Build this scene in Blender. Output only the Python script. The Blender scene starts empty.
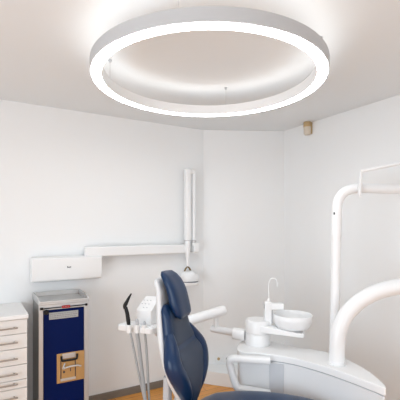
import bpy, bmesh, math, random
from mathutils import Vector, Matrix
random.seed(4)
S = bpy.context.scene
COL = S.collection
PI = math.pi

# ------------------------------------------------------------------ camera
HC = 1.57
cam_d = bpy.data.cameras.new('camera')
cam = bpy.data.objects.new('camera', cam_d)
COL.objects.link(cam)
cam.location = (0, 0, HC)
cam.rotation_euler = (PI/2, 0, 0)
cam_d.sensor_width = 36
cam_d.lens = 34.38
cam_d.shift_y = 0.07
cam_d.clip_start = 0.02
S.camera = cam

# ------------------------------------------------------------------ light and exposure
S.view_settings.view_transform = 'Standard'
S.view_settings.look = 'None'
S.view_settings.gamma = 1
S.view_settings.use_curve_mapping = False
S.view_settings.exposure = 0.12
w = bpy.data.worlds.new('world')
S.world = w
w.use_nodes = True
w.node_tree.nodes['Background'].inputs[0].default_value = (0.9, 0.95, 1.0, 1)
w.node_tree.nodes['Background'].inputs[1].default_value = 1.0

# the room stands turned by ANG to the lens: u runs along the left wall, v towards it
ANG = math.radians(30.4)
CU, SU = math.cos(ANG), math.sin(ANG)
def UV(u, v, z=0.0):
    return Vector((CU*u - SU*v, SU*u + CU*v, z))
WV, WU = 3.45, 2.82          # the two walls' distances
BU, BV = -1.9, -1.7          # walls behind the lens
RH = 2.60

def area(name, u, v, z, rot, sx, sy, power, color=(1, 1, 1)):
    d = bpy.data.lights.new(name, 'AREA')
    d.shape = 'RECTANGLE'
    d.size, d.size_y = sx, sy
    d.energy = power
    d.color = color
    o = bpy.data.objects.new(name, d)
    COL.objects.link(o)
    o.location = UV(u, v, z)
    o.rotation_euler = rot
    return o
# fill lights added at two made-up windows behind the camera
area('fill_rear', 0.4, BV-0.12, 1.15, (PI/2, 0, ANG), 2.3, 1.9, 21, (0.80, 0.905, 1.0))
area('fill_side', BU-0.12, 0.6, 1.15, (PI/2, 0, ANG-PI/2), 2.1, 1.9, 56, (0.80, 0.905, 1.0))

# ------------------------------------------------------------------ materials
def mat(name, col, rough=0.5, metal=0.0, bump=0.0, bscale=60.0, emis=None, estr=0.0, coat=0.0, vary=0.0, spec=0.5):
    m = bpy.data.materials.new(name)
    m.use_nodes = True
    nt = m.node_tree
    b = nt.nodes['Principled BSDF']
    b.inputs['Base Color'].default_value = (*col, 1)
    b.inputs['Roughness'].default_value = rough
    b.inputs['Metallic'].default_value = metal
    b.inputs['Coat Weight'].default_value = coat
    b.inputs['Specular IOR Level'].default_value = spec
    if emis:
        b.inputs['Emission Color'].default_value = (*emis, 1)
        b.inputs['Emission Strength'].default_value = estr
    if bump or vary:
        tc = nt.nodes.new('ShaderNodeTexCoord')
        n = nt.nodes.new('ShaderNodeTexNoise')
        n.inputs['Scale'].default_value = bscale
        n.inputs['Detail'].default_value = 3
        nt.links.new(tc.outputs['Object'], n.inputs['Vector'])
        if bump:
            bp = nt.nodes.new('ShaderNodeBump')
            bp.inputs['Strength'].default_value = bump
            bp.inputs['Distance'].default_value = 0.004
            nt.links.new(n.outputs['Fac'], bp.inputs['Height'])
            nt.links.new(bp.outputs['Normal'], b.inputs['Normal'])
        if vary:
            mx = nt.nodes.new('ShaderNodeMix')
            mx.data_type = 'RGBA'
            mx.inputs[6].default_value = (*[c*(1-vary) for c in col], 1)
            mx.inputs[7].default_value = (*[min(1, c*(1+vary)) for c in col], 1)
            nt.links.new(n.outputs['Fac'], mx.inputs[0])
            nt.links.new(mx.outputs[2], b.inputs['Base Color'])
    return m

M = {}
M['plaster'] = mat('plaster', (0.90, 0.905, 0.903), 0.85, bump=0.06, bscale=140)
M['ceiling'] = mat('ceiling_paint', (0.82, 0.85, 0.868), 0.9, bump=0.04, bscale=120)
M['white'] = mat('white_lacquer', (0.90, 0.90, 0.90), 0.3, coat=0.15, bump=0.01, bscale=200)
M['white2'] = mat('white_plastic', (0.89, 0.89, 0.885), 0.42, bump=0.01, bscale=200)
M['offwhite'] = mat('drawer_front', (0.80, 0.775, 0.745), 0.4, bump=0.01, bscale=120)
M['worktop'] = mat('worktop', (0.86, 0.85, 0.84), 0.35, vary=0.02, bscale=40)
M['shadedside'] = mat('shaded_side_metal', (0.36, 0.355, 0.35), 0.45, 0.5, bump=0.02, bscale=180)  # aluminium darkened in its colour to paint the shadow beside the cabinet
M['shell'] = mat('white_back_shell', (0.72, 0.73, 0.745), 0.35, bump=0.01, bscale=200)
M['greyplastic'] = mat('grey_plastic', (0.50, 0.51, 0.53), 0.45, bump=0.01, bscale=200)
M['lightgrey'] = mat('light_grey_panel', (0.60, 0.61, 0.635), 0.4, bump=0.01, bscale=200)
M['palegrey'] = mat('pale_grey_panel', (0.80, 0.80, 0.805), 0.4, bump=0.01, bscale=200)
M['dark'] = mat('dark_gap', (0.05, 0.05, 0.055), 0.6, bump=0.02)
M['black'] = mat('black_rubber', (0.008, 0.008, 0.009), 0.4, bump=0.03, bscale=150, spec=0.3)
M['alu'] = mat('brushed_aluminium', (0.62, 0.61, 0.60), 0.38, 0.75, bump=0.03, bscale=180)
M['alupale'] = mat('pale_aluminium', (0.62, 0.61, 0.60), 0.42, 0.6, bump=0.02, bscale=180)
M['chrome'] = mat('chrome', (0.36, 0.33, 0.30), 0.3, 1.0, bump=0.01)
M['steel'] = mat('satin_steel', (0.60, 0.60, 0.61), 0.3, 0.9, bump=0.02)
M['navy'] = mat('navy_door', (0.0015, 0.009, 0.072), 0.45, bump=0.02, bscale=220, spec=0.08)
M['leather'] = mat('navy_leather', (0.006, 0.027, 0.082), 0.28, bump=0.05, bscale=160, vary=0.1, spec=0.35)
M['leather2'] = mat('navy_leather_panel', (0.022, 0.038, 0.074), 0.42, bump=0.15, bscale=190, vary=0.12, spec=0.4)
M['seam'] = mat('navy_piping', (0.008, 0.014, 0.04), 0.45, bump=0.05)
M['gold'] = mat('golden_plate', (0.56, 0.33, 0.13), 0.42, 0.35, bump=0.05, bscale=90, vary=0.08)
M['red'] = mat('red_label', (0.42, 0.02, 0.02), 0.5, spec=0.2, bump=0.02)
M['plate'] = mat('label_plate', (0.40, 0.40, 0.39), 0.5, bump=0.02)
M['ink'] = mat('ink', (0.16, 0.16, 0.17), 0.6, bump=0.01)
M['skirting'] = mat('grey_skirting', (0.225, 0.195, 0.165), 0.55, bump=0.03, vary=0.06)
M['bronze'] = mat('bronze_yoke', (0.22, 0.15, 0.07), 0.4, 0.7, bump=0.03)
M['tan'] = mat('tan_cap', (0.55, 0.38, 0.19), 0.45, bump=0.02)
M['cream'] = mat('cream_lens', (0.68, 0.60, 0.49), 0.45, bump=0.02)
M['glass'] = mat('spout_tube', (0.72, 0.73, 0.74), 0.12, 0.5, bump=0.005)
M['hose'] = mat('grey_hose', (0.42, 0.43, 0.44), 0.45, bump=0.04, bscale=260)
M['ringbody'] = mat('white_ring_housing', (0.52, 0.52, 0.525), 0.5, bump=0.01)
M['ringlight'] = mat('ring_diffuser', (0.9, 0.9, 0.9), 0.5, emis=(0.92, 0.97, 1.0), estr=15.0, bump=0.005)
M['ringup'] = mat('ring_uplight', (0.9, 0.9, 0.9), 0.5, emis=(1.0, 0.985, 0.96), estr=4.0, bump=0.005)
M['pane'] = mat('window_glass', (0.9, 0.95, 1.0), 0.05)
M['pane'].node_tree.nodes['Principled BSDF'].inputs['Transmission Weight'].default_value = 1.0

def wood_floor():
    m = bpy.data.materials.new('oak_strip_floor')
    m.use_nodes = True
    nt = m.node_tree
    b = nt.nodes['Principled BSDF']
    tc = nt.nodes.new('ShaderNodeTexCoord')
    mp = nt.nodes.new('ShaderNodeMapping')
    mp.inputs['Rotation'].default_value[2] = -ANG
    nt.links.new(tc.outputs['Object'], mp.inputs['Vector'])
    br = nt.nodes.new('ShaderNodeTexBrick')
    br.inputs['Scale'].default_value = 1.0
    br.inputs['Brick Width'].default_value = 0.55
    br.inputs['Row Height'].default_value = 0.075
    br.inputs['Mortar Size'].default_value = 0.0016
    br.inputs['Color1'].default_value = (0.86, 0.41, 0.105, 1)
    br.inputs['Color2'].default_value = (0.76, 0.33, 0.075, 1)
    br.inputs['Mortar'].default_value = (0.25, 0.10, 0.025, 1)
    br.offset_frequency = 2
    nt.links.new(mp.outputs[0], br.inputs['Vector'])
    mp2 = nt.nodes.new('ShaderNodeMapping')
    mp2.inputs['Scale'].default_value = (3, 45, 3)
    nt.links.new(mp.outputs[0], mp2.inputs['Vector'])
    n = nt.nodes.new('ShaderNodeTexNoise')
    n.inputs['Scale'].default_value = 1.2
    n.inputs['Detail'].default_value = 6
    nt.links.new(mp2.outputs[0], n.inputs['Vector'])
    mx = nt.nodes.new('ShaderNodeMix')
    mx.data_type = 'RGBA'
    mx.blend_type = 'MULTIPLY'
    mx.inputs[0].default_value = 0.55
    rp = nt.nodes.new('ShaderNodeValToRGB')
    rp.color_ramp.elements[0].position = 0.3
    rp.color_ramp.elements[0].color = (0.68, 0.62, 0.56, 1)
    rp.color_ramp.elements[1].position = 0.65
    rp.color_ramp.elements[1].color = (1, 1, 1, 1)
    nt.links.new(n.outputs['Fac'], rp.inputs[0])
    nt.links.new(br.outputs['Color'], mx.inputs[6])
    nt.links.new(rp.outputs['Color'], mx.inputs[7])
    nt.links.new(mx.outputs[2], b.inputs['Base Color'])
    b.inputs['Roughness'].default_value = 0.38
    return m
M['wood'] = wood_floor()

# ------------------------------------------------------------------ helpers
def shade(me, ang=40):
    for p in me.polygons:
        p.use_smooth = True
    try:
        me.set_sharp_from_angle(angle=math.radians(ang))
    except Exception:
        pass

def obj(name, bm, m, parent=None, bevel=0.0, seg=3, loc=None, rot=None, ang=40):
    me = bpy.data.meshes.new(name)
    bmesh.ops.recalc_face_normals(bm, faces=bm.faces[:])
    bm.to_mesh(me)
    bm.free()
    o = bpy.data.objects.new(name, me)
    COL.objects.link(o)
    me.materials.append(m)
    shade(me, ang)
    if bevel:
        md = o.modifiers.new('bevel', 'BEVEL')
        md.width = bevel
        md.segments = seg
        md.limit_method = 'ANGLE'
        md.angle_limit = math.radians(35)
        md.harden_normals = False
    if parent:
        o.parent = parent
    if loc is not None:
        o.location = loc
    if rot is not None:
        o.rotation_euler = rot
    return o

def tag(o, label=None, cat=None, group=None, kind=None):
    if label: o['label'] = label
    if cat: o['category'] = cat
    if group: o['group'] = group
    if kind: o['kind'] = kind
    return o

def thing(name, label, cat, loc=(0, 0, 0), rz=0.0, group=None):
    o = bpy.data.objects.new(name, None)
    o.empty_display_size = 0.1
    COL.objects.link(o)
    o.location = loc
    o.rotation_euler = (0, 0, rz)
    return tag(o, label, cat, group)

def B(): return bmesh.new()

def box(bm, x0, x1, y0, y1, z0, z1, mtx=None):
    r = bmesh.ops.create_cube(bm, size=1.0)
    for v in r['verts']:
        v.co = Vector(((x0+x1)/2 + v.co.x*(x1-x0), (y0+y1)/2 + v.co.y*(y1-y0), (z0+z1)/2 + v.co.z*(z1-z0)))
        if mtx: v.co = mtx @ v.co
    return bm

def prism(bm, pts, z0, z1, mtx=None):
    lo = [bm.verts.new((p[0], p[1], z0)) for p in pts]
    hi = [bm.verts.new((p[0], p[1], z1)) for p in pts]
    n = len(pts)
    bm.faces.new(lo[::-1]); bm.faces.new(hi)
    for i in range(n):
        bm.faces.new((lo[i], lo[(i+1) % n], hi[(i+1) % n], hi[i]))
    if mtx:
        for v in lo+hi: v.co = mtx @ v.co
    return bm

def smooth_path(pts, n=8):
    """Catmull-Rom through 3-D points (optionally with radius as 4th)"""
    P = [Vector(p) for p in pts]
    out = []
    for i in range(len(P)-1):
        a = P[i-1] if i else P[0]*2 - P[1]
        b, c = P[i], P[i+1]
        d = P[i+2] if i+2 < len(P) else P[-1]*2 - P[-2]
        for k in range(n):
            t = k/n
            out.append(0.5*((2*b) + (c-a)*t + (2*a-5*b+4*c-d)*t*t + (3*b-a-3*c+d)*t**3))
    out.append(P[-1])
    return out

def tube(bm, pts, r, n=16, caps=True, sq=None, closed=False):
    """sweep a circle (or a superellipse sq=(rx,ry,exp)) along points; r may be a list"""
    P = [Vector(p[:3]) for p in pts]
    L = len(P)
    rs = r if isinstance(r, (list, tuple)) else [r]*L
    tang = []
    for i in range(L):
        if closed:
            t = P[(i+1) % L]-P[i-1]
        else:
            t = P[min(i+1, L-1)]-P[max(i-1, 0)]
        tang.append(t.normalized())
    up = Vector((0, 0, 1))
    if abs(tang[0].z) > 0.9: up = Vector((0, 1, 0))
    nx = tang[0].cross(up).normalized()
    rings = []
    for i in range(L):
        t = tang[i]
        nx = (nx - t*nx.dot(t)).normalized()
        ny = t.cross(nx).normalized()
        ring = []
        for k in range(n):
            a = 2*PI*k/n
            c, s = math.cos(a), math.sin(a)
            if sq:
                e = 2.0/sq[2]
                c = math.copysign(abs(c)**e, c)*sq[0]
                s = math.copysign(abs(s)**e, s)*sq[1]
                ring.append(bm.verts.new(P[i] + nx*c + ny*s))
            else:
                ring.append(bm.verts.new(P[i] + nx*c*rs[i] + ny*s*rs[i]))
        rings.append(ring)
    m = L if closed else L-1
    for i in range(m):
        a, b = rings[i], rings[(i+1) % L]
        for k in range(n):
            bm.faces.new((a[k], a[(k+1) % n], b[(k+1) % n], b[k]))
    if caps and not closed:
        bm.faces.new(rings[0][::-1]); bm.faces.new(rings[-1])
    return bm

def lathe(bm, prof, n=40, center=(0, 0, 0), mtx=None):
    """prof: list of (r,z); r=0 ends close to a point"""
    rings = []
    c = Vector(center)
    for r, z in prof:
        if r < 1e-6:
            rings.append([bm.verts.new(c+Vector((0, 0, z)))])
        else:
            rings.append([bm.verts.new(c+Vector((r*math.cos(2*PI*k/n), r*math.sin(2*PI*k/n), z))) for k in range(n)])
    for a, b in zip(rings, rings[1:]):
        for k in range(n):
            k2 = (k+1) % n
            if len(a) == 1 and len(b) > 1: bm.faces.new((a[0], b[k2], b[k]))
            elif len(b) == 1 and len(a) > 1: bm.faces.new((a[k], a[k2], b[0]))
            elif len(a) > 1: bm.faces.new((a[k], a[k2], b[k2], b[k]))
    if mtx:
        for ring in rings:
            for v in ring: v.co = mtx @ v.co
    return bm

def loft(bm, secs, n=32, exp=3.0, axis='z'):
    """secs: (s, a, half_a, b, half_b): superellipse rings. axis z: ring in x(a) y(b) at z=s; axis x: ring in z(a) y(b) at x=s.
       an optional 6th entry tilts the ring."""
    rings = []
    for sec in secs:
        s, a, ha, b, hb = sec[:5]
        curve = sec[5] if len(sec) > 5 else 0.0
        ring = []
        for k in range(n):
            t = 2*PI*k/n
            c, q = math.cos(t), math.sin(t)
            e = 2.0/exp
            ca = math.copysign(abs(c)**e, c)*ha
            cb = math.copysign(abs(q)**e, q)*hb
            bend = curve*(cb/hb)**2 if hb > 1e-6 else 0
            if axis == 'z': ring.append(bm.verts.new((a+ca+bend, b+cb, s)))
            else: ring.append(bm.verts.new((s, b+cb, a+ca+bend)))
        rings.append(ring)
    for p, q in zip(rings, rings[1:]):
        for k in range(n):
            bm.faces.new((p[k], p[(k+1) % n], q[(k+1) % n], q[k]))
    bm.faces.new(rings[0][::-1]); bm.faces.new(rings[-1])
    return bm

def interp(keys, s):
    """smooth interpolation of rows keyed by first entry"""
    for i in range(len(keys)-1):
        if keys[i][0] <= s <= keys[i+1][0] or keys[i][0] >= s >= keys[i+1][0]:
            t = (s-keys[i][0])/(keys[i+1][0]-keys[i][0])
            p0 = keys[max(i-1, 0)]; p1 = keys[i]; p2 = keys[i+1]; p3 = keys[min(i+2, len(keys)-1)]
            return [0.5*((2*b)+(c-a)*t+(2*a-5*b+4*c-d)*t*t+(3*b-a-3*c+d)*t**3) for a, b, c, d in zip(p0, p1, p2, p3)]
    return list(keys[-1])

def rounded_poly(pts, r, n=5):
    out = []
    L = len(pts)
    for i in range(L):
        p = Vector((pts[i][0], pts[i][1])); a = Vector(pts[i-1][:2]); b = Vector(pts[(i+1) % L][:2])
        da = (a-p); db = (b-p)
        ra = min(r, da.length*0.45, db.length*0.45)
        s = p+da.normalized()*ra; e = p+db.normalized()*ra
        for k in range(n+1):
            t = k/n
            out.append(tuple(s*(1-t)**2 + p*2*t*(1-t) + e*t*t))
    return out

def at(px, py, Y):
    """the point at depth Y on the sight line through a place in the photograph"""
    return Vector(((px-200)/382*Y, Y, HC-(py-228)/382*Y))

# ------------------------------------------------------------------ the room
def struct(name, bm, m, bevel=0.0):
    o = obj(name, bm, m, bevel=bevel, seg=2)
    o['kind'] = 'structure'
    return o
A = (2.064, WV)      # plan corners (u, v)
Bc = (2.82, 3.048)
T = 0.15
def quad_prism(pts, z0, z1):
    return prism(B(), [UV(*p)[:2] for p in pts], z0, z1)

plan = [(BU, BV), (WU, BV), (WU, WV), (BU, WV)]
big = [(BU-T, BV-T), (WU+T, BV-T), (WU+T, WV+T), (BU-T, WV+T)]
struct('floor', quad_prism(big, -0.1, 0), M['wood'])
struct('ceiling', quad_prism(big, RH, RH+0.1), M['ceiling'])
struct('wall_left', quad_prism([(BU-T, WV), (A[0], WV), (A[0]+0.03, WV+T), (BU-T, WV+T)], 0, RH), M['plaster'])
struct('wall_corner', quad_prism([A, Bc, (WU+T, Bc[1]), (WU+T, WV+T), (A[0]+0.03, WV+T)], 0, RH), M['plaster'])
struct('wall_right', quad_prism([(WU, BV-T), (WU, Bc[1]), (WU+T, Bc[1]), (WU+T, BV-T)], 0, RH), M['plaster'])
# walls behind the camera, each with an opening made up to let fill light in
def holed(u0, u1, v0, v1, along, h0, h1, z0, z1):
    bm = B()
    def q(a0, a1, za, zb):
        if along == 'u': pts = [(a0, v0), (a1, v0), (a1, v1), (a0, v1)]
        else: pts = [(u0, a0), (u1, a0), (u1, a1), (u0, a1)]
        prism(bm, [UV(*p)[:2] for p in pts], za, zb)
    lo, hi = (u0, u1) if along == 'u' else (v0, v1)
    q(lo, h0, 0, RH); q(h1, hi, 0, RH); q(h0, h1, 0, z0); q(h0, h1, z1, RH)
    return bm
struct('wall_rear', holed(BU, WU, BV-T, BV, 'u', -0.8, 1.6, 0.15, 2.15), M['plaster'])
struct('wall_side', holed(BU-T, BU, BV-T, WV, 'v', -0.5, 1.7, 0.15, 2.15), M['plaster'])
def added_window(name, c, rz, wd, z0, z1):  # unseen frames added in front of the fill lights
    bm = B()
    f = 0.05
    for x0, x1, za, zb in ((-wd/2, -wd/2+f, z0, z1), (wd/2-f, wd/2, z0, z1), (-wd/2, wd/2, z0, z0+f), (-wd/2, wd/2, z1-f, z1), (-f/2, f/2, z0, z1)):
        box(bm, x0, x1, -0.03, 0.03, za, zb)
    o = obj(name, bm, M['white2'], loc=c, rot=(0, 0, rz))
    o['kind'] = 'structure'
added_window('added_window_1', UV(0.4, BV-0.05), ANG, 2.4, 0.15, 2.15)
added_window('added_window_2', UV(BU-0.05, 0.6), ANG-PI/2, 2.2, 0.15, 2.15)
# skirting boards
SK = 0.068
struct('baseboard_left', quad_prism([(BU, WV-0.015), (A[0]-0.004, WV-0.015), (A[0], WV), (BU, WV)], 0, SK), M['skirting'], 0.003)
struct('baseboard_right', quad_prism([(WU-0.015, BV), (WU, BV), (WU, Bc[1]), (WU-0.015, Bc[1])], 0, SK), M['skirting'], 0.003)
# low white boxing along the foot of the corner wall
pA, pB = Vector((-0.02, 3.87)), Vector((1.23, 3.42))
bm = B()
cw = [UV(*A)[:2], UV(*Bc)[:2]]
prism(bm, [tuple(pA), tuple(pB), (cw[1][0]+0.30, cw[1][1]-0.52), cw[1], cw[0], (cw[0][0]-0.03, cw[0][1]-0.02)], 0, 0.134)
struct('trim_1', bm, M['plaster'], 0.004)

# ------------------------------------------------------------------ ring lamp
RC = Vector((0.05, 2.20)); RZ = HC+0.83
lamp = thing('ring_lamp', 'large white ring pendant lamp with glowing underside hung below the ceiling', 'lamp', (RC.x, RC.y, RH), 0)
RO, RI, RHt = 0.660, 0.592, 0.070
def annulus(ro, ri, z0, z1, n=128):
    bm = B()
    lathe(bm, [(ro, z0), (ro, z1), (ri, z1), (ri, z0), (ro, z0)], n)
    bmesh.ops.remove_doubles(bm, verts=bm.verts[:], dist=1e-5)
    return bm
zb = RZ-RH
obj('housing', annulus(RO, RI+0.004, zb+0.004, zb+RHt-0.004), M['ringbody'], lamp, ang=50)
tag(obj('diffuser', annulus(RO-0.008, RI+0.009, zb+0.001, zb+0.006), M['ringlight'], lamp, ang=50), 'glowing white diffuser ring')
tag(obj('inner_band', annulus(RI+0.004, RI, zb+0.002, zb+RHt-0.004), M['white2'], lamp, ang=50), 'white inner band')
tag(obj('uplight', annulus(RO-0.02, RI+0.02, zb+RHt-0.004, zb+RHt), M['ringup'], lamp, ang=50), 'upward glowing strip')
for k in range(4):
    a = math.radians(-13+90*k)
    r = 0.617
    bm = B()
    tube(bm, [(r*math.cos(a), r*math.sin(a), zb+RHt-0.01), (r*math.cos(a), r*math.sin(a), -0.01)], 0.0012, 8)
    cb = obj('cable', bm, M['steel'], lamp)
    bm = B()
    lathe(bm, [(0, -0.016), (0.006, -0.016), (0.011, -0.004), (0.011, 0.0), (0, 0.0)], 16, (r*math.cos(a), r*math.sin(a), 0))
    obj('ceiling_fixing', bm, M['greyplastic'], cb)

# ------------------------------------------------------------------ motion sensor
# on the right wall just below the ceiling
sx = 0.882+0.507*0.38; sy = 4.06-0.862*0.38
sens = thing('motion_sensor', 'small tan and cream motion sensor high on the right wall under the ceiling', 'sensor', (sx, sy, 2.475), ANG)
bm = B(); lathe(bm, [(0, 0), (0.026, 0.0), (0.034, 0.012), (0.036, 0.075), (0, 0.075)], 28, (-0.036, 0, 0))
tag(obj('lens', bm, M['cream'], sens), 'cream lower lens')
bm = B(); lathe(bm, [(0, 0.075), (0.038, 0.075), (0.038, 0.118), (0.034, 0.124), (0, 0.124)], 28, (-0.036, 0, 0))
tag(obj('cap', bm, M['tan'], sens), 'tan upper cap')
bm = B(); box(bm, -0.01, 0.0, -0.03, 0.03, 0.01, 0.12)
obj('back_plate', bm, M['tan'], sens)

# ------------------------------------------------------------------ wall sockets by the corner
wd = Vector((cw[1][0]-cw[0][0], cw[1][1]-cw[0][1])).normalized()
wn = math.atan2(wd.y, wd.x)
for px, lab in ((218.5, 'left one of two small wall sockets low on the corner wall behind the chair'),
                (227.0, 'right one of two small wall sockets low on the corner wall near the loop bracket')):
    k = (px-200)/382
    t = (k*cw[0][1]-cw[0][0])/(wd.x-k*wd.y)
    q = Vector((cw[0][0]+wd.x*t, cw[0][1]+wd.y*t))
    s = thing('wall_socket', lab, 'socket', (q.x, q.y, HC-(358.5-228)/382*q.y), wn, 'sockets on the corner wall')
    bm = B(); box(bm, -0.036, 0.036, -0.011, 0, -0.036, 0.036)
    obj('face_plate', bm, M['white2'], s, 0.004)
    bm = B(); lathe(bm, [(0, 0), (0.015, 0), (0.015, 0.002), (0, 0.002)], 20, mtx=Matrix.Translation((0, -0.0112, 0)) @ Matrix.Rotation(PI/2, 4, 'X'))
    tag(obj('insert', bm, M['tan'] if px < 220 else M['greyplastic'], s), 'darker round socket insert')

# ------------------------------------------------------------------ drawer cabinet and worktop
u0, u1, vf = -0.18, 0.315, 2.95
cab = thing('drawer_cabinet', 'off-white drawer cabinet with bar handles at the left edge under a white worktop', 'cabinet', UV(u0, vf), ANG)
W = u1-u0
bm = B(); box(bm, 0.0, W, 0.02, WV-vf-0.017, 0.09, 0.932)
box(bm, 0.02, W-0.02, 0.06, WV-vf-0.03, 0.0, 0.10)
obj('carcass', bm, M['offwhite'], cab)
seps = [0.931, 0.828, 0.725, 0.612, 0.506, 0.446, 0.340, 0.10]
hz = [0.877, 0.776, 0.663, 0.558, 0.487, 0.395, 0.26]
for i in range(7):
    bm = B(); box(bm, 0.002, W-0.002, 0.0, 0.0195, seps[i+1]+0.002, seps[i]-0.002)
    d = obj('drawer', bm, M['offwhite'], cab, 0.0015, 2)
    bm = B()
    xa, xb = W-0.076-0.345, W-0.076
    tube(bm, [(xa-0.012, -0.03, hz[i]), (xb+0.012, -0.03, hz[i])], 0.0055, 12)
    for x in (xa+0.01, xb-0.01):
        tube(bm, [(x, -0.03, hz[i]), (x, 0.001, hz[i])], 0.0045, 10)
    tag(obj('handle', bm, M['chrome'], d), 'chrome bar handle')
wt = B(); box(wt, -0.55, W+0.006, -0.012, WV-vf-0.002, 0.9325, 0.962)
tag(obj('worktop', wt, M['worktop'], None, 0.004, loc=UV(u0, vf), rot=(0, 0, ANG)), 'white worktop slab lying on the drawer cabinet at the left edge', 'worktop')

# ------------------------------------------------------------------ trolley
ct = thing('galley_trolley', 'tall aluminium trolley with navy blue door standing by the left wall', 'trolley', UV(0.407, 3.10), ANG)
CWd, CD = 0.373, 0.33
bm = B()
for x0, x1 in ((0.0, 0.012), (CWd-0.012, CWd)):
    box(bm, x0, x1, 0.0, CD, 0.09, 0.985)
box(bm, 0.012, CWd-0.012, CD-0.012, CD, 0.09, 0.985)
box(bm, 0.0, CWd, 0.0, CD, 0.075, 0.09)
obj('body', bm, M['shadedside'], ct, 0.002, 2)
bm = B()
box(bm, 0.0, 0.032, -0.012, 0.002, 0.09, 0.985)
box(bm, CWd-0.038, CWd, -0.012, 0.002, 0.09, 0.985)
box(bm, 0.032, CWd-0.038, -0.012, 0.002, 0.945, 0.985)
box(bm, 0.032, CWd-0.038, -0.012, 0.002, 0.09, 0.12)
obj('front_frame', bm, M['alupale'], ct, 0.002, 2)
bm = B()
box(bm, -0.002, CWd+0.002, -0.014, CD, 0.985, 1.0)
obj('top', bm, M['alu'], ct, 0.003, 2)
bm = B()
for x0, x1 in ((-0.002, 0.010), (CWd-0.010, CWd+0.002)):
    prism(bm, [(-0.014, 1.0), (CD, 1.0), (CD, 1.036), (0.06, 1.036), (-0.005, 1.018)], x0, x1,
          Matrix(((0, 0, 1, 0), (1, 0, 0, 0), (0, 1, 0, 0), (0, 0, 0, 1))))
box(bm, 0.010, CWd-0.010, CD-0.012, CD, 1.0, 1.036)
box(bm, 0.010, CWd-0.010, -0.014, -0.004, 1.0, 1.012)
obj('gallery_rail', bm, M['alupale'], ct, 0.002, 2)
bm = B(); box(bm, 0.034, CWd-0.040, -0.018, -0.002, 0.122, 0.943)
door = tag(obj('door', bm, M['navy'], ct, 0.003, 2), 'navy blue door panel')
bm = B(); box(bm, 0.072, CWd-0.085, -0.0205, -0.018, 0.872, 0.925)
tag(obj('label_plate', bm, M['plate'], door, 0.001, 2), 'grey label plate')
# latch bar with red marker
bm = B(); box(bm, 0.012, CWd-0.012, -0.024, -0.012, 0.957, 0.964)
box(bm, CWd-0.030, CWd-0.014, -0.028, -0.012, 0.953, 0.970)
box(bm, 0.008, 0.030, -0.028, -0.012, 0.953, 0.970)
latch = tag(obj('latch_bar', bm, M['black'], ct, 0.002, 2), 'black latch bar')
bm = B(); box(bm, 0.165, 0.225, -0.029, -0.0235, 0.952, 0.972)
tag(obj('marker', bm, M['red'], latch, 0.002, 2), 'red marker on the latch')
bm = B()
for k in range(4):
    box(bm, 0.176+k*0.011, 0.180+k*0.011, -0.0295, -0.0288, 0.960, 0.965)
tag(obj('marker_letters', bm, M['plate'], latch), 'pale lettering on the red marker')
bm = B(); lathe(bm, [(0, 0), (0.018, 0), (0.02, 0.006), (0.015, 0.018), (0, 0.018)], 20, mtx=Matrix.Translation((0.052, -0.018, 0.932)) @ Matrix.Rotation(PI/2, 4, 'X'))
tag(obj('knob', bm, M['black'], ct), 'black latch knob')
# little rows of print on the plate
bm = B()
for r in range(3):
    x = 0.082
    while x < CWd-0.105:
        l = random.uniform(0.006, 0.016)
        box(bm, x, min(x+l, CWd-0.093), -0.0212, -0.0205, 0.911-r*0.014, 0.9145-r*0.014)
        x += l+0.005
tag(obj('print', bm, M['ink'], door), 'small rows of print')
# golden latch recess
gx0, gx1, gz0, gz1 = 0.128, CWd-0.037, 0.375, 0.602
bm = B(); box(bm, gx0, gx1, -0.022, -0.016, gz0, gz1)
gp = tag(obj('latch_plate', bm, M['gold'], ct, 0.002, 2), 'golden latch plate')
bm = B(); tube(bm, smooth_path([(gx0+0.032, -0.03, 0.585), (gx0+0.034, -0.034, 0.556), (gx0+0.05, -0.036, 0.548), (gx1-0.075, -0.036, 0.548), (gx1-0.06, -0.034, 0.556), (gx1-0.058, -0.03, 0.585)], 5), 0.008, 10)
tag(obj('pull_handle', bm, M['black'], gp), 'black pull handle')
bm = B(); box(bm, gx0+0.04, gx1-0.068, -0.026, -0.021, 0.560, 0.597)
tag(obj('pull_recess', bm, M['alu'], gp, 0.002, 2), 'silver pull recess')
bm = B()
fx0, fx1 = gx0+0.026, gx1-0.068
box(bm, fx0, fx0+0.006, -0.0255, -0.021, 0.395, 0.55)
tag(obj('recess_edge', bm, M['dark'], gp), 'dark recess edge')
bm = B(); box(bm, fx1-0.006, fx1, -0.0255, -0.021, 0.395, 0.55)
tag(obj('recess_edge', bm, M['dark'], gp), 'dark recess edge')
bm = B(); box(bm, fx0, fx1, -0.030, -0.021, 0.390, 0.408)
tag(obj('lower_lip', bm, M['alupale'], gp, 0.002, 2), 'silver lower lip')
bm = B()
tube(bm, smooth_path([(gx0+0.058, -0.03, 0.525), (gx0+0.048, -0.034, 0.500), (gx0+0.05, -0.034, 0.482)], 5), 0.006, 10)
tube(bm, [(gx0+0.05, -0.036, 0.49), (gx0+0.10, -0.038, 0.498), (gx1-0.055, -0.038, 0.496), (gx1-0.03, -0.038, 0.485)], 0.007, 10)
lathe(bm, [(0, 0), (0.012, 0), (0.012, 0.01), (0, 0.01)], 16, mtx=Matrix.Translation((gx0+0.05, -0.022, 0.49)) @ Matrix.Rotation(PI/2, 4, 'X'))
tag(obj('latch_lever', bm, M['alu'], gp), 'silver latch lever')
bm = B(); lathe(bm, [(0, 0), (0.008, 0), (0.008, 0.006), (0, 0.006)], 14, mtx=Matrix.Translation((gx0+0.052, -0.022, 0.458)) @ Matrix.Rotation(PI/2, 4, 'X'))
tag(obj('key_lock', bm, M['dark'], gp), 'dark key lock')
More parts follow.
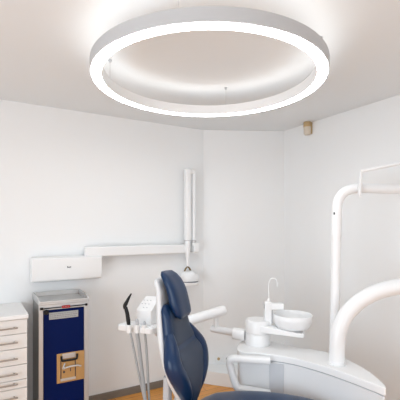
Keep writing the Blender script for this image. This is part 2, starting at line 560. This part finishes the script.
bm = B(); box(bm, gx0+0.098, gx0+0.104, -0.026, -0.021, 0.455, 0.48)
tag(obj('key_slot', bm, M['dark'], gp), 'dark key slot')
for x in (0.05, CWd-0.05):
    for y in (0.05, CD-0.05):
        bm = B(); lathe(bm, [(0, -0.014), (0.03, -0.014), (0.034, -0.008), (0.034, 0.008), (0.03, 0.014), (0, 0.014)], 24, mtx=Matrix.Translation((x, y, 0.034)) @ Matrix.Rotation(PI/2, 4, 'Y'))
        box(bm, x-0.02, x+0.02, y-0.02, y+0.02, 0.062, 0.0755)
        tag(obj('castor', bm, M['black'], ct), 'black castor')

# ------------------------------------------------------------------ white wall box above the trolley
du0 = 0.385
wb = thing('wall_box', 'long white rounded box unit mounted on the left wall above the trolley', 'wall unit', UV(du0, WV-0.001, 1.128), ANG)
DL = 0.572
bm = B()
prof = [(0.0, 0.012), (0.0, 0.196), (-0.03, 0.202), (-0.105, 0.200), (-0.125, 0.188), (-0.122, 0.06), (-0.112, 0.010), (-0.10, 0.0), (-0.02, 0.0)]
prism(bm, prof, 0.0, DL, Matrix(((0, 0, 1, 0), (1, 0, 0, 0), (0, 1, 0, 0), (0, 0, 0, 1))))
obj('housing', bm, M['white2'], wb, 0.010, 4)
bm = B()
for k, (x, l, h) in enumerate(((0.0, 0.006, 0.014), (0.008, 0.007, 0.009), (0.017, 0.007, 0.009), (0.026, 0.005, 0.012))):
    box(bm, 0.275+x, 0.275+x+l, -0.1255, -0.122, 0.108, 0.108+h)
tag(obj('brand_mark', bm, M['ink'], wb), 'tiny dark grey mark')
bm = B(); box(bm, 0.02, DL-0.02, -0.09, -0.02, -0.003, 0.006)
tag(obj('outlet_slot', bm, M['greyplastic'], wb), 'grey outlet slot underneath')

# ------------------------------------------------------------------ wall-mounted x-ray arm
xr = thing('xray_arm', 'white folded x-ray arm mounted on the left wall with head hanging down', 'x-ray unit', UV(0.816, WV, 1.36), ANG)
def lx(px, off):      # distance along the wall for a sight line, at an offset from the wall
    k = (px-200)/382; v = WV-off
    Y = v/(-SU*k + CU); X = k*Y
    return CU*X + SU*Y - 0.816
bm = B(); box(bm, 0.0, lx(186, 0.07), -0.105, -0.035, -0.043, 0.047)
obj('horizontal_arm', bm, M['white'], xr, 0.012, 3)
bm = B()
a = lx(189.5, 0.03); b = lx(194.5, 0.03)
box(bm, a, b, -0.13, 0.0, -0.035, 0.062)
obj('wall_bracket', bm, M['white2'], xr, 0.006, 2)
bm = B(); box(bm, 0.01, 0.05, -0.04, -0.002, -0.03, 0.03)
obj('rest_bracket', bm, M['white2'], xr, 0.006, 2)
c1 = lx(187.6, 0.10); c2 = lx(193.8, 0.10)
bm = B(); tube(bm, [(c1, -0.10, 0.085), (c1, -0.10, 0.80)], 0.03, 20, sq=(0.031, 0.033, 4))
obj('spring_arm', bm, M['white'], xr, 0.008, 3)
bm = B(); tube(bm, [(c2, -0.10, 0.03), (c2, -0.10, 0.765)], 0.02, 20)
obj('rear_arm', bm, M['white'], xr)
bm = B(); tube(bm, [(c1, -0.10, 0.775), (c2+0.004, -0.10, 0.775)], 0.0, 16, sq=(0.024, 0.024, 3))
obj('upper_hinge', bm, M['white2'], xr, 0.003, 2)
bm = B()
lathe(bm, [(0, 0.0), (0.024, 0.0), (0.026, 0.02), (0.014, 0.035), (0, 0.036)], 20, (c2, -0.10, 0.062))
tag(obj('lower_hinge', bm, M['steel'], xr), 'grey metal lower hinge')
bm = B(); lathe(bm, [(0, -0.172), (0.012, -0.172), (0.015, -0.14), (0.028, 0.02), (0.028, 0.07), (0.02, 0.085), (0, 0.086)], 20, (c1, -0.10, 0))
obj('drop_stem', bm, M['white'], xr)
bm = B()
tube(bm, [(c1-0.036, -0.10, -0.222), (c1-0.022, -0.10, -0.195), (c1, -0.10, -0.172), (c1+0.022, -0.10, -0.195), (c1+0.036, -0.10, -0.222)], 0.0085, 10)
tag(obj('yoke', bm, M['bronze'], xr), 'bronze coloured yoke')
bm = B()
lathe(bm, [(0, -0.215), (0.035, -0.215), (0.062, -0.224), (0.078, -0.245), (0.082, -0.30), (0.078, -0.318), (0, -0.318)], 36, (c1, -0.10, 0))
for v in bm.verts:
    v.co.x = c1+0.022+(v.co.x-c1)*1.18
    if v.co.x > c1+0.05 and v.co.z > -0.26: v.co.z -= 0.02
head = obj('head', bm, M['white'], xr)
bm = B(); lathe(bm, [(0, -0.317), (0.084, -0.317), (0.084, -0.328), (0, -0.328)], 36, (c1+0.024, -0.10, 0))
tag(obj('seam_ring', bm, M['ink'], head), 'grey seam ring')
bm = B(); lathe(bm, [(0, -0.3275), (0.094, -0.3275), (0.096, -0.345), (0.088, -0.358), (0, -0.358)], 36, (c1+0.027, -0.10, 0))
obj('collimator', bm, M['white'], head)

# ------------------------------------------------------------------ dental chair
TH = math.radians(-20)
ch = thing('dental_chair', 'navy blue leather dental chair with white back shell, backrest upright', 'dental chair', (-0.055, 2.40, 0), TH)
# local x = the way the sitter faces, y = away from the lens
def zl(z):    # where the back's front-centre line sits at height z
    pts = [(0.40, -0.005), (0.50, 0.0), (0.62, -0.012), (0.80, -0.055), (0.95, -0.085), (1.10, -0.105), (1.20, -0.12), (1.32, -0.165)]
    return interp(pts, z)[1]
bk = [  # z, x offset from line, half depth, y, half width, wing bend
    (0.43, -0.02, 0.030, 0, 0.06, 0.0),
    (0.46, -0.02, 0.045, 0, 0.075, 0.0),
    (0.56, -0.02, 0.056, 0, 0.125, 0.01),
    (0.66, -0.015, 0.060, 0, 0.190, 0.02),
    (0.77, -0.015, 0.060, 0, 0.238, 0.03),
    (0.86, -0.022, 0.050, 0, 0.200, 0.025),
    (0.93, -0.027, 0.043, 0, 0.168, 0.015),
    (1.03, -0.027, 0.038, 0, 0.152, 0.01),
    (1.07, -0.027, 0.030, 0, 0.142, 0.0),
    (1.095, -0.027, 0.018, 0, 0.120, 0.0)]
bm = B()
secs = []
N = 40
for i in range(N+1):
    z = 0.43+(1.095-0.43)*i/N
    r = interp(bk, z)
    secs.append((z, zl(z)+r[1], max(r[2], 0.01), 0, r[4], r[5]))
loft(bm, secs, 48, 3.2)
back = obj('backrest', bm, M['leather'], ch, ang=60)
# upholstered centre panels, split by the curved seam
def panel(name, z0, z1, wf, dx, m, curve):
    bm = B()
    ss = []
    n = 16
    for i in range(n+1):
        t = i/n
        z = z0+(z1-z0)*t
        r = interp(bk, z)
        e = max(0.12, (1-(2*t-1)**8))
        ss.append((z, zl(z)+r[1]+r[2]-0.012+dx*0.0, 0.022*e+0.002, 0, r[4]*wf*(0.86+0.14*e), r[5]*wf*wf))
    loft(bm, ss, 36, 2.6)
    for v in bm.verts:   # the seam dips in the middle
        v.co.z += curve*((v.co.y/0.2)**2-0.5)*max(0, (1-(v.co.z-z0)/(z1-z0)))
    return obj(name, bm, m, ch, ang=60)
tag(panel('upper_pad', 0.855, 1.075, 0.80, 0, M['leather2'], 0.05), 'greyish navy upper back pad')
tag(panel('lumbar_pad', 0.475, 0.845, 0.78, 0, M['leather2'], 0.0), 'greyish navy lumbar pad')
# side bolsters
for s in (-1, 1):
    pts, rad = [], []
    n = 22
    for i in range(n+1):
        t = i/n
        z = 0.50+(0.935-0.50)*t
        r = interp(bk, z)
        bulge = math.sin(PI*t)**0.7
        pts.append((zl(z)+r[1]+0.014+0.024*bulge, s*(r[4]-0.034+0.014*bulge), z))
        rad.append(0.010+0.044*math.sin(PI*min(1, max(0, 0.04+0.92*t)))**0.55)
    bm = B(); tube(bm, pts, rad, 20)
    obj('side_bolster', bm, M['leather'], ch, ang=60)
# headrest
bm = B()
hk = [(1.010, 0.014, 0.020, 0.070), (1.030, 0.012, 0.034, 0.094), (1.085, 0.000, 0.041, 0.108), (1.17, -0.012, 0.040, 0.108), (1.24, -0.024, 0.036, 0.102), (1.275, -0.034, 0.029, 0.090), (1.293, -0.042, 0.016, 0.068)]
ss = []
for i in range(29):
    z = 1.010+(1.293-1.010)*i/28
    r = interp(hk, z)
    ss.append((z, zl(z)+r[1]+0.02, max(0.012, r[2]), 0, r[3], 0.012))
loft(bm, ss, 40, 2.8)
hr = obj('headrest', bm, M['leather'], ch, ang=60)
# white shell behind
bm = B()
sk = [(0.42, -0.050, 0.026, 0.06), (0.5, -0.055, 0.030, 0.10), (0.65, -0.066, 0.034, 0.18), (0.85, -0.076, 0.034, 0.185), (1.0, -0.078, 0.030, 0.155), (1.10, -0.078, 0.028, 0.135), (1.18, -0.076, 0.026, 0.125), (1.225, -0.080, 0.026, 0.122), (1.245, -0.076, 0.016, 0.112)]
ss = []
for i in range(41):
    z = 0.42+(1.245-0.42)*i/40
    r = interp(sk, z)
    ss.append((z, zl(z)+r[1], r[2], 0, r[3], 0.022))
loft(bm, ss, 40, 3.0)
tag(obj('back_shell', bm, M['shell'], ch, ang=60), 'glossy white shell behind the backrest')
# seat and leg rest
bm = B()
tk = [  # x, top z, half width, thickness
    (-0.02, 0.41, 0.16, 0.05), (0.02, 0.445, 0.20, 0.08), (0.10, 0.480, 0.235, 0.10), (0.27, 0.512, 0.255, 0.11), (0.45, 0.530, 0.255, 0.105), (0.67, 0.532, 0.245, 0.10),
    (0.78, 0.522, 0.222, 0.095), (0.86, 0.510, 0.190, 0.09), (0.93, 0.495, 0.145, 0.075), (0.97, 0.482, 0.105, 0.05), (0.99, 0.472, 0.07, 0.025)]
ss = []
for i in range(61):
    x = -0.02+1.01*i/60
    r = interp(tk, x)
    ss.append((x, r[1]-r[3]/2, r[3]/2, 0, r[2], 0.0))
loft(bm, ss, 40, 3.4, axis='x')
obj('seat', bm, M['leather'], ch, ang=60)
# grey carrier under the back and seat, pedestal, foot
bm = B()
for s in (-1, 1):
    tube(bm, [(-0.215, s*0.09, 0.20), (-0.12, s*0.10, 0.47), (-0.115, s*0.10, 0.66)], 0.0, 16, sq=(0.022, 0.03, 4))
tag(obj('back_strut', bm, M['greyplastic'], ch), 'grey strut under the back shell')
bm = B(); box(bm, -0.02, 0.80, -0.15, 0.15, 0.33, 0.42)
tag(obj('seat_frame', bm, M['lightgrey'], ch, 0.02, 3), 'light grey seat frame')
bm = B(); box(bm, -0.26, 0.42, -0.13, 0.13, 0.10, 0.335)
obj('pedestal', bm, M['white'], ch, 0.03, 4)
bm = B(); prism(bm, rounded_poly([(-0.34, -0.21), (0.62, -0.21), (0.62, 0.21), (-0.34, 0.21)], 0.12, 6), 0.0, 0.10)
tag(obj('foot_plate', bm, M['lightgrey'], ch, 0.012, 3), 'light grey foot plate')

# ------------------------------------------------------------------ dental unit body
lid = [(0.275, 2.70), (0.290, 2.86), (0.345, 2.965), (0.50, 2.975), (0.60, 2.885), (0.703, 2.785), (0.82, 2.730), (0.915, 2.650), (0.985, 2.500), (1.022, 2.357), (1.030, 2.20), (1.012, 2.078), (0.965, 2.14), (0.888, 2.26), (0.785, 2.40), (0.664, 2.525), (0.571, 2.590), (0.42, 2.655)]
ux, uy = 0.65, 2.55
dun = thing('dental_unit', 'long white curved dental unit cabinet standing on the floor beside the chair', 'dental unit', (ux, uy, 0))
loc = [(p[0]-ux, p[1]-uy) for p in lid]
def inset(pts, d):
    c = []
    L = len(pts)
    for i in range(L):
        p0, p1, p2 = Vector(pts[i-1]), Vector(pts[i]), Vector(pts[(i+1) % L])
        t = (p2-p0).normalized()
        nrm = Vector((-t.y, t.x))
        c.append(tuple(p1 - nrm*d*(1)))
    return c
area2 = sum(loc[i-1][0]*loc[i][1]-loc[i][0]*loc[i-1][1] for i in range(len(loc)))
sgn = -1 if area2 > 0 else 1
def smooth2(pts, n=4):
    P = [(x, y, 0) for x, y in pts]
    out = []
    L = len(P)
    for i in range(L):
        a, b, c, d = (Vector(P[(i+k-1) % L]) for k in range(4))
        for k in range(n):
            t = k/n
            q = 0.5*((2*b) + (c-a)*t + (2*a-5*b+4*c-d)*t*t + (3*b-a-3*c+d)*t**3)
            out.append((q.x, q.y))
    return out
bm = B(); prism(bm, smooth2(loc), 0.656, 0.700)
obj('lid', bm, M['white'], dun, 0.016, 4)
bm = B(); prism(bm, smooth2(inset(loc, sgn*0.010)), 0.648, 0.657)
tag(obj('lid_gap', bm, M['greyplastic'], dun), 'grey seam under the lid')
bm = B(); prism(bm, smooth2(inset(loc, sgn*0.005)), 0.06, 0.649)
tag(obj('cabinet_body', bm, M['palegrey'], dun, 0.006, 3), 'pale grey cabinet body')
bm = B(); prism(bm, smooth2(inset(loc, sgn*0.03)), 0.0, 0.06)
tag(obj('plinth', bm, M['greyplastic'], dun), 'grey plinth')
# grey upright strip on the front
def front_pt(px):
    k = (px-200)/382
    best = None
    pp = smooth2(inset(loc, sgn*0.005))
    for i in range(len(pp)):
        a = Vector((pp[i-1][0]+ux, pp[i-1][1]+uy)); b = Vector((pp[i][0]+ux, pp[i][1]+uy))
        fa = a.x-k*a.y; fb = b.x-k*b.y
        if fa*fb <= 0 and fa != fb:
            q = a+(b-a)*(fa/(fa-fb))
            if best is None or q.y < best.y: best = q
    return best
f1, f2 = front_pt(269.5), front_pt(284)
d = (f2-f1).normalized(); nn = Vector((d.y, -d.x))
bm = B(); prism(bm, [tuple(q-Vector((ux, uy))) for q in (f1-nn*0.01, f2-nn*0.01, f2+nn*0.008, f1+nn*0.008)], 0.10, 0.645)
tag(obj('front_strip', bm, M['lightgrey'], dun, 0.002, 2), 'grey upright strip on the front')
# loop bracket at the left end, in front of the body
d0 = Vector((0.93, -0.37))
def lp(px, py, Y): return at(px, py, Y)-Vector((ux, uy, 0))
loop_px = [(270, 360.5, 2.60), (258, 359.8, 2.61), (242, 358.8, 2.63), (232.5, 358.5, 2.645), (229.5, 361, 2.65), (230.5, 367, 2.65), (233.8, 379, 2.645), (236.8, 386.5, 2.64), (240.5, 389, 2.635), (250, 390.5, 2.62), (262, 392.5, 2.605), (270, 394, 2.60)]
pts = smooth_path([lp(*q) for q in loop_px], 4)
bm = B(); tube(bm, pts, 0.0, 20, sq=(0.032, 0.023, 3.2))
tag(obj('loop_bracket', bm, M['white'], dun, ang=60), 'white loop bracket at the left end')

# ------------------------------------------------------------------ cuspidor standing on the unit
cx, cy = 0.435, 2.872
cu = thing('cuspidor', 'white spittoon with round bowl and arched water spout standing on the dental unit', 'spittoon', (cx, cy, 0.7005))
R_ = 0.093
bm = B(); lathe(bm, [(0, 0), (R_, 0), (R_, 0.085), (R_-0.003, 0.088), (0, 0.088)], 48)
obj('column', bm, M['white'], cu, ang=50)
bm = B(); lathe(bm, [(0, 0.0885), (R_-0.004, 0.0885), (R_-0.004, 0.093), (R_+0.002, 0.094), (R_+0.002, 0.17), (R_-0.008, 0.184), (0, 0.186)], 48)
obj('turning_head', bm, M['white'], cu, ang=50)
# shelf reaching to the right under the bowl
bm = B()
sd = Vector((0.325, -0.08)); sn = Vector((0.08, 0.325)).normalized()
ou = []
for q in ((0.0, 0.088), (0.12, 0.088), (0.30, 0.06), (0.335, 0.05), (0.335, -0.10), (0.30, -0.115), (0.12, -0.105), (0.0, -0.090)):
    e = sd.normalized()
    ou.append(tuple(e*q[0]+sn*q[1]))
prism(bm, rounded_poly(ou, 0.03), 0.110, 0.160)
for v in bm.verts:   # slopes down and thins towards the tip
    t = max(0, v.co.x)/0.33
    v.co.z -= (0.042 if v.co.z > 0.13 else 0.018)*t
obj('shelf', bm, M['white'], cu, 0.006, 3)
bx, by = 0.248, -0.058
bm = B()
lathe(bm, [(0, 0.1285), (0.085, 0.1285), (0.115, 0.140), (0.132, 0.165), (0.140, 0.20), (0.141, 0.232), (0.137, 0.236), (0.131, 0.232), (0.124, 0.200), (0.10, 0.165), (0.06, 0.148), (0.015, 0.144), (0, 0.143)], 56, (bx, by, 0))
obj('bowl', bm, M['white'], cu, ang=60)
bm = B(); lathe(bm, [(0, 0.142), (0.018, 0.143), (0.018, 0.148), (0, 0.149)], 20, (bx, by, 0))
tag(obj('drain', bm, M['steel'], cu), 'steel drain')
# spout block
q0 = Vector((0.070, -0.02))
bm = B(); box(bm, q0.x-0.026, q0.x+0.026, q0.y-0.03, q0.y+0.03, 0.12, 0.322)
box(bm, q0.x-0.026, q0.x+0.118, q0.y-0.028, q0.y+0.028, 0.262, 0.308)
obj('spout_block', bm, M['white'], cu, 0.008, 3)
bm = B(); box(bm, q0.x+0.024, q0.x+0.034, q0.y-0.022, q0.y+0.01, 0.165, 0.262)
tag(obj('filter_slot', bm, M['greyplastic'], cu, 0.002, 2), 'grey filter slot')
bm = B()
x0 = q0.x+0.008
tube(bm, smooth_path([(x0, q0.y, 0.31), (x0, q0.y, 0.38), (x0+0.002, q0.y, 0.46), (x0+0.018, q0.y-0.005, 0.490), (x0+0.038, q0.y-0.01, 0.494), (x0+0.056, q0.y-0.015, 0.482), (x0+0.062, q0.y-0.018, 0.435)], 6), 0.0042, 12)
obj('water_spout', bm, M['white2'], cu, ang=60)
bm = B(); lathe(bm, [(0, 0.320), (0.012, 0.320), (0.012, 0.335), (0.007, 0.343), (0, 0.343)], 16, (x0, q0.y, 0))
obj('spout_collar', bm, M['white'], cu)

# ------------------------------------------------------------------ assistant console on its jointed arm
ac = thing('assistant_console', 'white instrument console behind the chair on a jointed white arm with hanging grey hoses', 'console', (-0.44, 2.80, 0))
o3 = Vector((-0.44, 2.80, 0))
def L3(px, py, Y): return at(px, py, Y)-o3
bm = B(); tube(bm, [at(245.2, 334.8, 2.90)-o3, at(233, 333.2, 2.93)-o3], 0.0, 20, sq=(0.042, 0.042, 3))
obj('arm_collar', bm, M['white'], ac, 0.004, 2, ang=50)
bm = B(); tube(bm, [at(234, 332.6, 2.93)-o3, at(211.5, 328.5, 3.02)-o3], 0.027, 20)
tag(obj('lower_arm', bm, M['palegrey'], ac, 0.004, 2, ang=50), 'pale grey lower arm')
j = at(216, 328, 3.0)-o3
bm = B(); tube(bm, [j, Vector((j.x, j.y, j.z+0.10))], 0.019, 20)
obj('pivot', bm, M['white2'], ac)
ea, eb = at(226, 309.5, 3.0)-o3, at(154, 331, 2.88)-o3
dd = (ea-eb).normalized()
bm = B(); tube(bm, [eb, ea-dd*0.03, ea-dd*0.015, ea-dd*0.004, ea], [0.038, 0.038, 0.037, 0.030, 0.016], 24)
obj('upper_arm', bm, M['white'], ac, ang=60)
# console local frame: slight turn towards the lens
mt = Matrix.Translation((0, 0, 0)) @ Matrix.Rotation(math.radians(-21), 4, 'Z')
tz = HC-(326-228)/382*2.76
bm = B()
tray = rounded_poly([(-0.155, -0.06), (0.135, -0.075), (0.155, 0.02), (0.14, 0.13), (-0.05, 0.13), (-0.155, 0.02)], 0.02, 4)
prism(bm, tray, tz-0.042, tz, mt)
obj('tray', bm, M['white'], ac, 0.006, 3)
bm = B()
bxp = [(-0.040, 0.005), (0.090, 0.005), (0.095, 0.13), (-0.022, 0.13)]
prism(bm, rounded_poly(bxp, 0.012, 3), tz, tz+0.135, mt)
for v in bm.verts:
    l = mt.inverted() @ v.co
    if v.co.z > tz+0.1: v.co.z = tz+0.098+0.088*(l.y/0.125)
cbx = obj('control_box', bm, M['white'], ac, 0.006, 3)
# key marks on the sloped face
for r in range(3):
    for c in range(3):
        if (r, c) == (0, 0): continue
        x = -0.022+c*0.028; y = 0.03+r*0.03
        z = tz+0.098+0.088*(y/0.125)
        bm = B(); box(bm, x, x+0.012, y, y+0.007, z-0.001, z+0.004, mt)
        tag(obj('key', bm, M['lightgrey'], cbx), 'faint grey key')
# instrument holders on the front lip and their hoses
hold = []
for px in (129.0, 137.0, 144.5):
    h = at(px, 327.5, 2.72)-o3
    hold.append(h)
    bm = B(); lathe(bm, [(0.010, -0.04), (0.017, -0.038), (0.019, 0.0), (0.019, 0.018), (0.012, 0.02), (0.010, -0.04)], 20, h)
    obj('instrument_holder', bm, M['white2'], ac, ang=50)
h = at(151.5, 329, 2.72)-o3
bm = B(); lathe(bm, [(0.010, -0.03), (0.017, -0.028), (0.019, 0.0), (0.019, 0.018), (0.012, 0.02), (0.010, -0.03)], 20, h)
obj('instrument_holder', bm, M['white2'], ac, ang=50)
hp = [
    ([(129.8, 331, 2.72), (133.5, 348, 2.72), (137.5, 368, 2.72), (143.0, 393, 2.72), (147, 412, 2.72)], 0.0085),
    ([(136.8, 331, 2.72), (138.8, 345, 2.72), (140.5, 360, 2.72), (143.6, 385, 2.715), (146.5, 412, 2.71)], 0.0135),
    ([(144.6, 331, 2.72), (146.0, 345, 2.73), (147.2, 362, 2.73), (148.6, 390, 2.735), (150, 412, 2.74)], 0.009)]
for k, (pp, r) in enumerate(hp):
    pts = [at(*q)-o3 for q in pp]
    e = pts[-1]
    pts += [Vector((e.x+0.02, e.y, 0.20)), Vector((e.x+0.05, e.y+0.015, 0.07+0.02*k)), Vector((e.x+0.11, e.y+0.05, 0.035)), Vector((e.x+0.19, e.y+0.09, 0.035))]
    bm = B(); tube(bm, smooth_path(pts, 6), r, 12)
    tag(obj('hose', bm, M['hose'], ac, ang=60), 'grey hose')
# small box on the floor where the hoses end
bm = B(); c = Vector((e.x+0.20, e.y+0.10, 0))
box(bm, c.x-0.06, c.x+0.06, c.y-0.06, c.y+0.06, 0.0, 0.10)
tag(obj('hose_junction', bm, M['lightgrey'], ac, 0.01, 3), 'light grey hose junction on the floor')

# handpieces standing in the holders
b0 = hold[0]+o3
base = Vector((b0.x, b0.y, b0.z+0.002))
sp = thing('suction_handpiece', 'black bent suction handpiece standing in the leftmost holder of the console', 'dental tool', base)
def sl3(px, py): return at(px, py, b0.y)-base
bm = B(); tube(bm, [sl3(128.9, 326), sl3(128.2, 320), sl3(127.2, 313), sl3(125.6, 307.5)], [0.012, 0.015, 0.014, 0.013], 16)
obj('grip', bm, M['black'], sp, ang=60)
bm = B(); tube(bm, smooth_path([sl3(125.4, 308.5), sl3(124.9, 305.8), sl3(126.2, 303.0)], 4), 0.014, 16)
tag(obj('bend', bm, M['black'], sp, ang=60))
bm = B(); tube(bm, [sl3(126.0, 303.4), sl3(128.5, 298.5), sl3(131.3, 293.6)], [0.013, 0.010, 0.005], 16)
obj('nozzle', bm, M['black'], sp, ang=60)
bm = B(); tube(bm, [sl3(124.0, 309.2), sl3(125.2, 308.6)], 0.010, 12)
tag(obj('slide_valve', bm, M['greyplastic'], sp), 'grey slide valve')
for k, (lab, ht, r) in ((1, ('grey round-ended handpiece in the middle holder of the console behind the chair', 0.062, 0.0115)),
                        (2, ('slimmer grey handpiece in the holder nearest the chair back', 0.046, 0.0085))):
    b1 = hold[k]+o3
    g = thing('handpiece', lab, 'dental tool', (b1.x, b1.y, b1.z+0.002))
    bm = B(); lathe(bm, [(0, -0.03), (r*0.8, -0.03), (r, 0.0), (r, ht*0.75), (r*0.75, ht*0.95), (0, ht)], 18)
    obj('grip', bm, M['greyplastic'], g, ang=60)
    bm = B(); lathe(bm, [(r+0.0003, ht*0.45), (r+0.001, ht*0.47), (r+0.001, ht*0.55), (r+0.0003, ht*0.57)], 18)
    obj('grip_band', bm, M['lightgrey'], g)

# ------------------------------------------------------------------ lamp mast and instrument arm on the unit
mb = at(334, 355, 2.60); mb.z = 0.7005
ms = thing('light_mast', 'slim white tube mast with bent top rising from the dental unit', 'lamp mast', mb)
def M3(px, py, Y): return at(px, py, Y)-mb
rT = 0.033
bm = B(); tube(bm, [Vector((0, 0, 0)), M3(334.5, 330, 2.60), M3(336.6, 216, 2.60)], 0.031, 24)
obj('lower_tube', bm, M['white'], ms, ang=60)
bm = B(); tube(bm, smooth_path([M3(336.6, 217, 2.60), M3(337.2, 207, 2.60), M3(338.8, 199.5, 2.60), M3(343, 193.3, 2.60), M3(350, 189.6, 2.60), M3(358, 188.5, 2.605), M3(375, 188.7, 2.62), M3(405, 189.6, 2.66), M3(428, 190.3, 2.68)], 6), rT, 24)
obj('upper_tube', bm, M['white'], ms, ang=60)
bm = B(); tube(bm, [M3(336.2, 236, 2.60), M3(336.55, 213.5, 2.60)], 0.0345, 24)
obj('sleeve', bm, M['white'], ms, ang=50)
bm = B(); p1 = M3(332.6, 213, 2.60)
box(bm, p1.x-0.001, p1.x+0.006, p1.y-0.030, p1.y-0.018, p1.z-0.012, p1.z+0.004)
tag(obj('slot_mark', bm, M['dark'], ms, 0.002, 2), 'dark slot mark')
# thin bent rail hooked in front of the tube
bm = B()
tube(bm, [M3(359.6, 196, 2.55), M3(361.3, 171.2, 2.53)], 0.0, 14, sq=(0.009, 0.012, 3))
tube(bm, [M3(360.3, 171.4, 2.53), M3(402, 163.0, 2.46), M3(420, 159.4, 2.43)], 0.0, 14, sq=(0.009, 0.010, 3))
box(bm, *(lambda q: (q.x-0.009, q.x+0.009, q.y-0.005, q.y+0.03, q.z-0.01, q.z+0.01))(M3(360.1, 189, 2.55)))
tag(obj('hook_rail', bm, M['palegrey'], ms, ang=50), 'thin pale grey bent rail')

ab = at(336.5, 363, 2.45); ab.z = 0.7005
ia = thing('instrument_arm', 'thick white curved tube arm sweeping right from the dental unit', 'arm', ab)
def I3(px, py, Y): return at(px, py, Y)-ab
bm = B()
pp = [Vector((0, 0, 0)), I3(337.2, 345, 2.45), I3(339.0, 331, 2.45), I3(344.8, 317, 2.45), I3(353.5, 306.5, 2.45), I3(364, 298.5, 2.44), I3(379, 291.3, 2.43), I3(402, 286, 2.41), I3(426, 283.5, 2.39)]
tube(bm, smooth_path(pp, 7), 0.049, 32)
obj('curved_tube', bm, M['white'], ia, ang=60)
bm = B(); lathe(bm, [(0.0, 0), (0.058, 0), (0.058, 0.006), (0.05, 0.010), (0.0, 0.010)], 36)
obj('base_collar', bm, M['white'], ia, ang=50)
bm = B(); e = I3(430, 283, 2.39)
lathe(bm, [(0, -0.06), (0.055, -0.06), (0.06, -0.05), (0.06, 0.05), (0.055, 0.06), (0, 0.06)], 32, e)
obj('end_joint', bm, M['white2'], ia, ang=50)
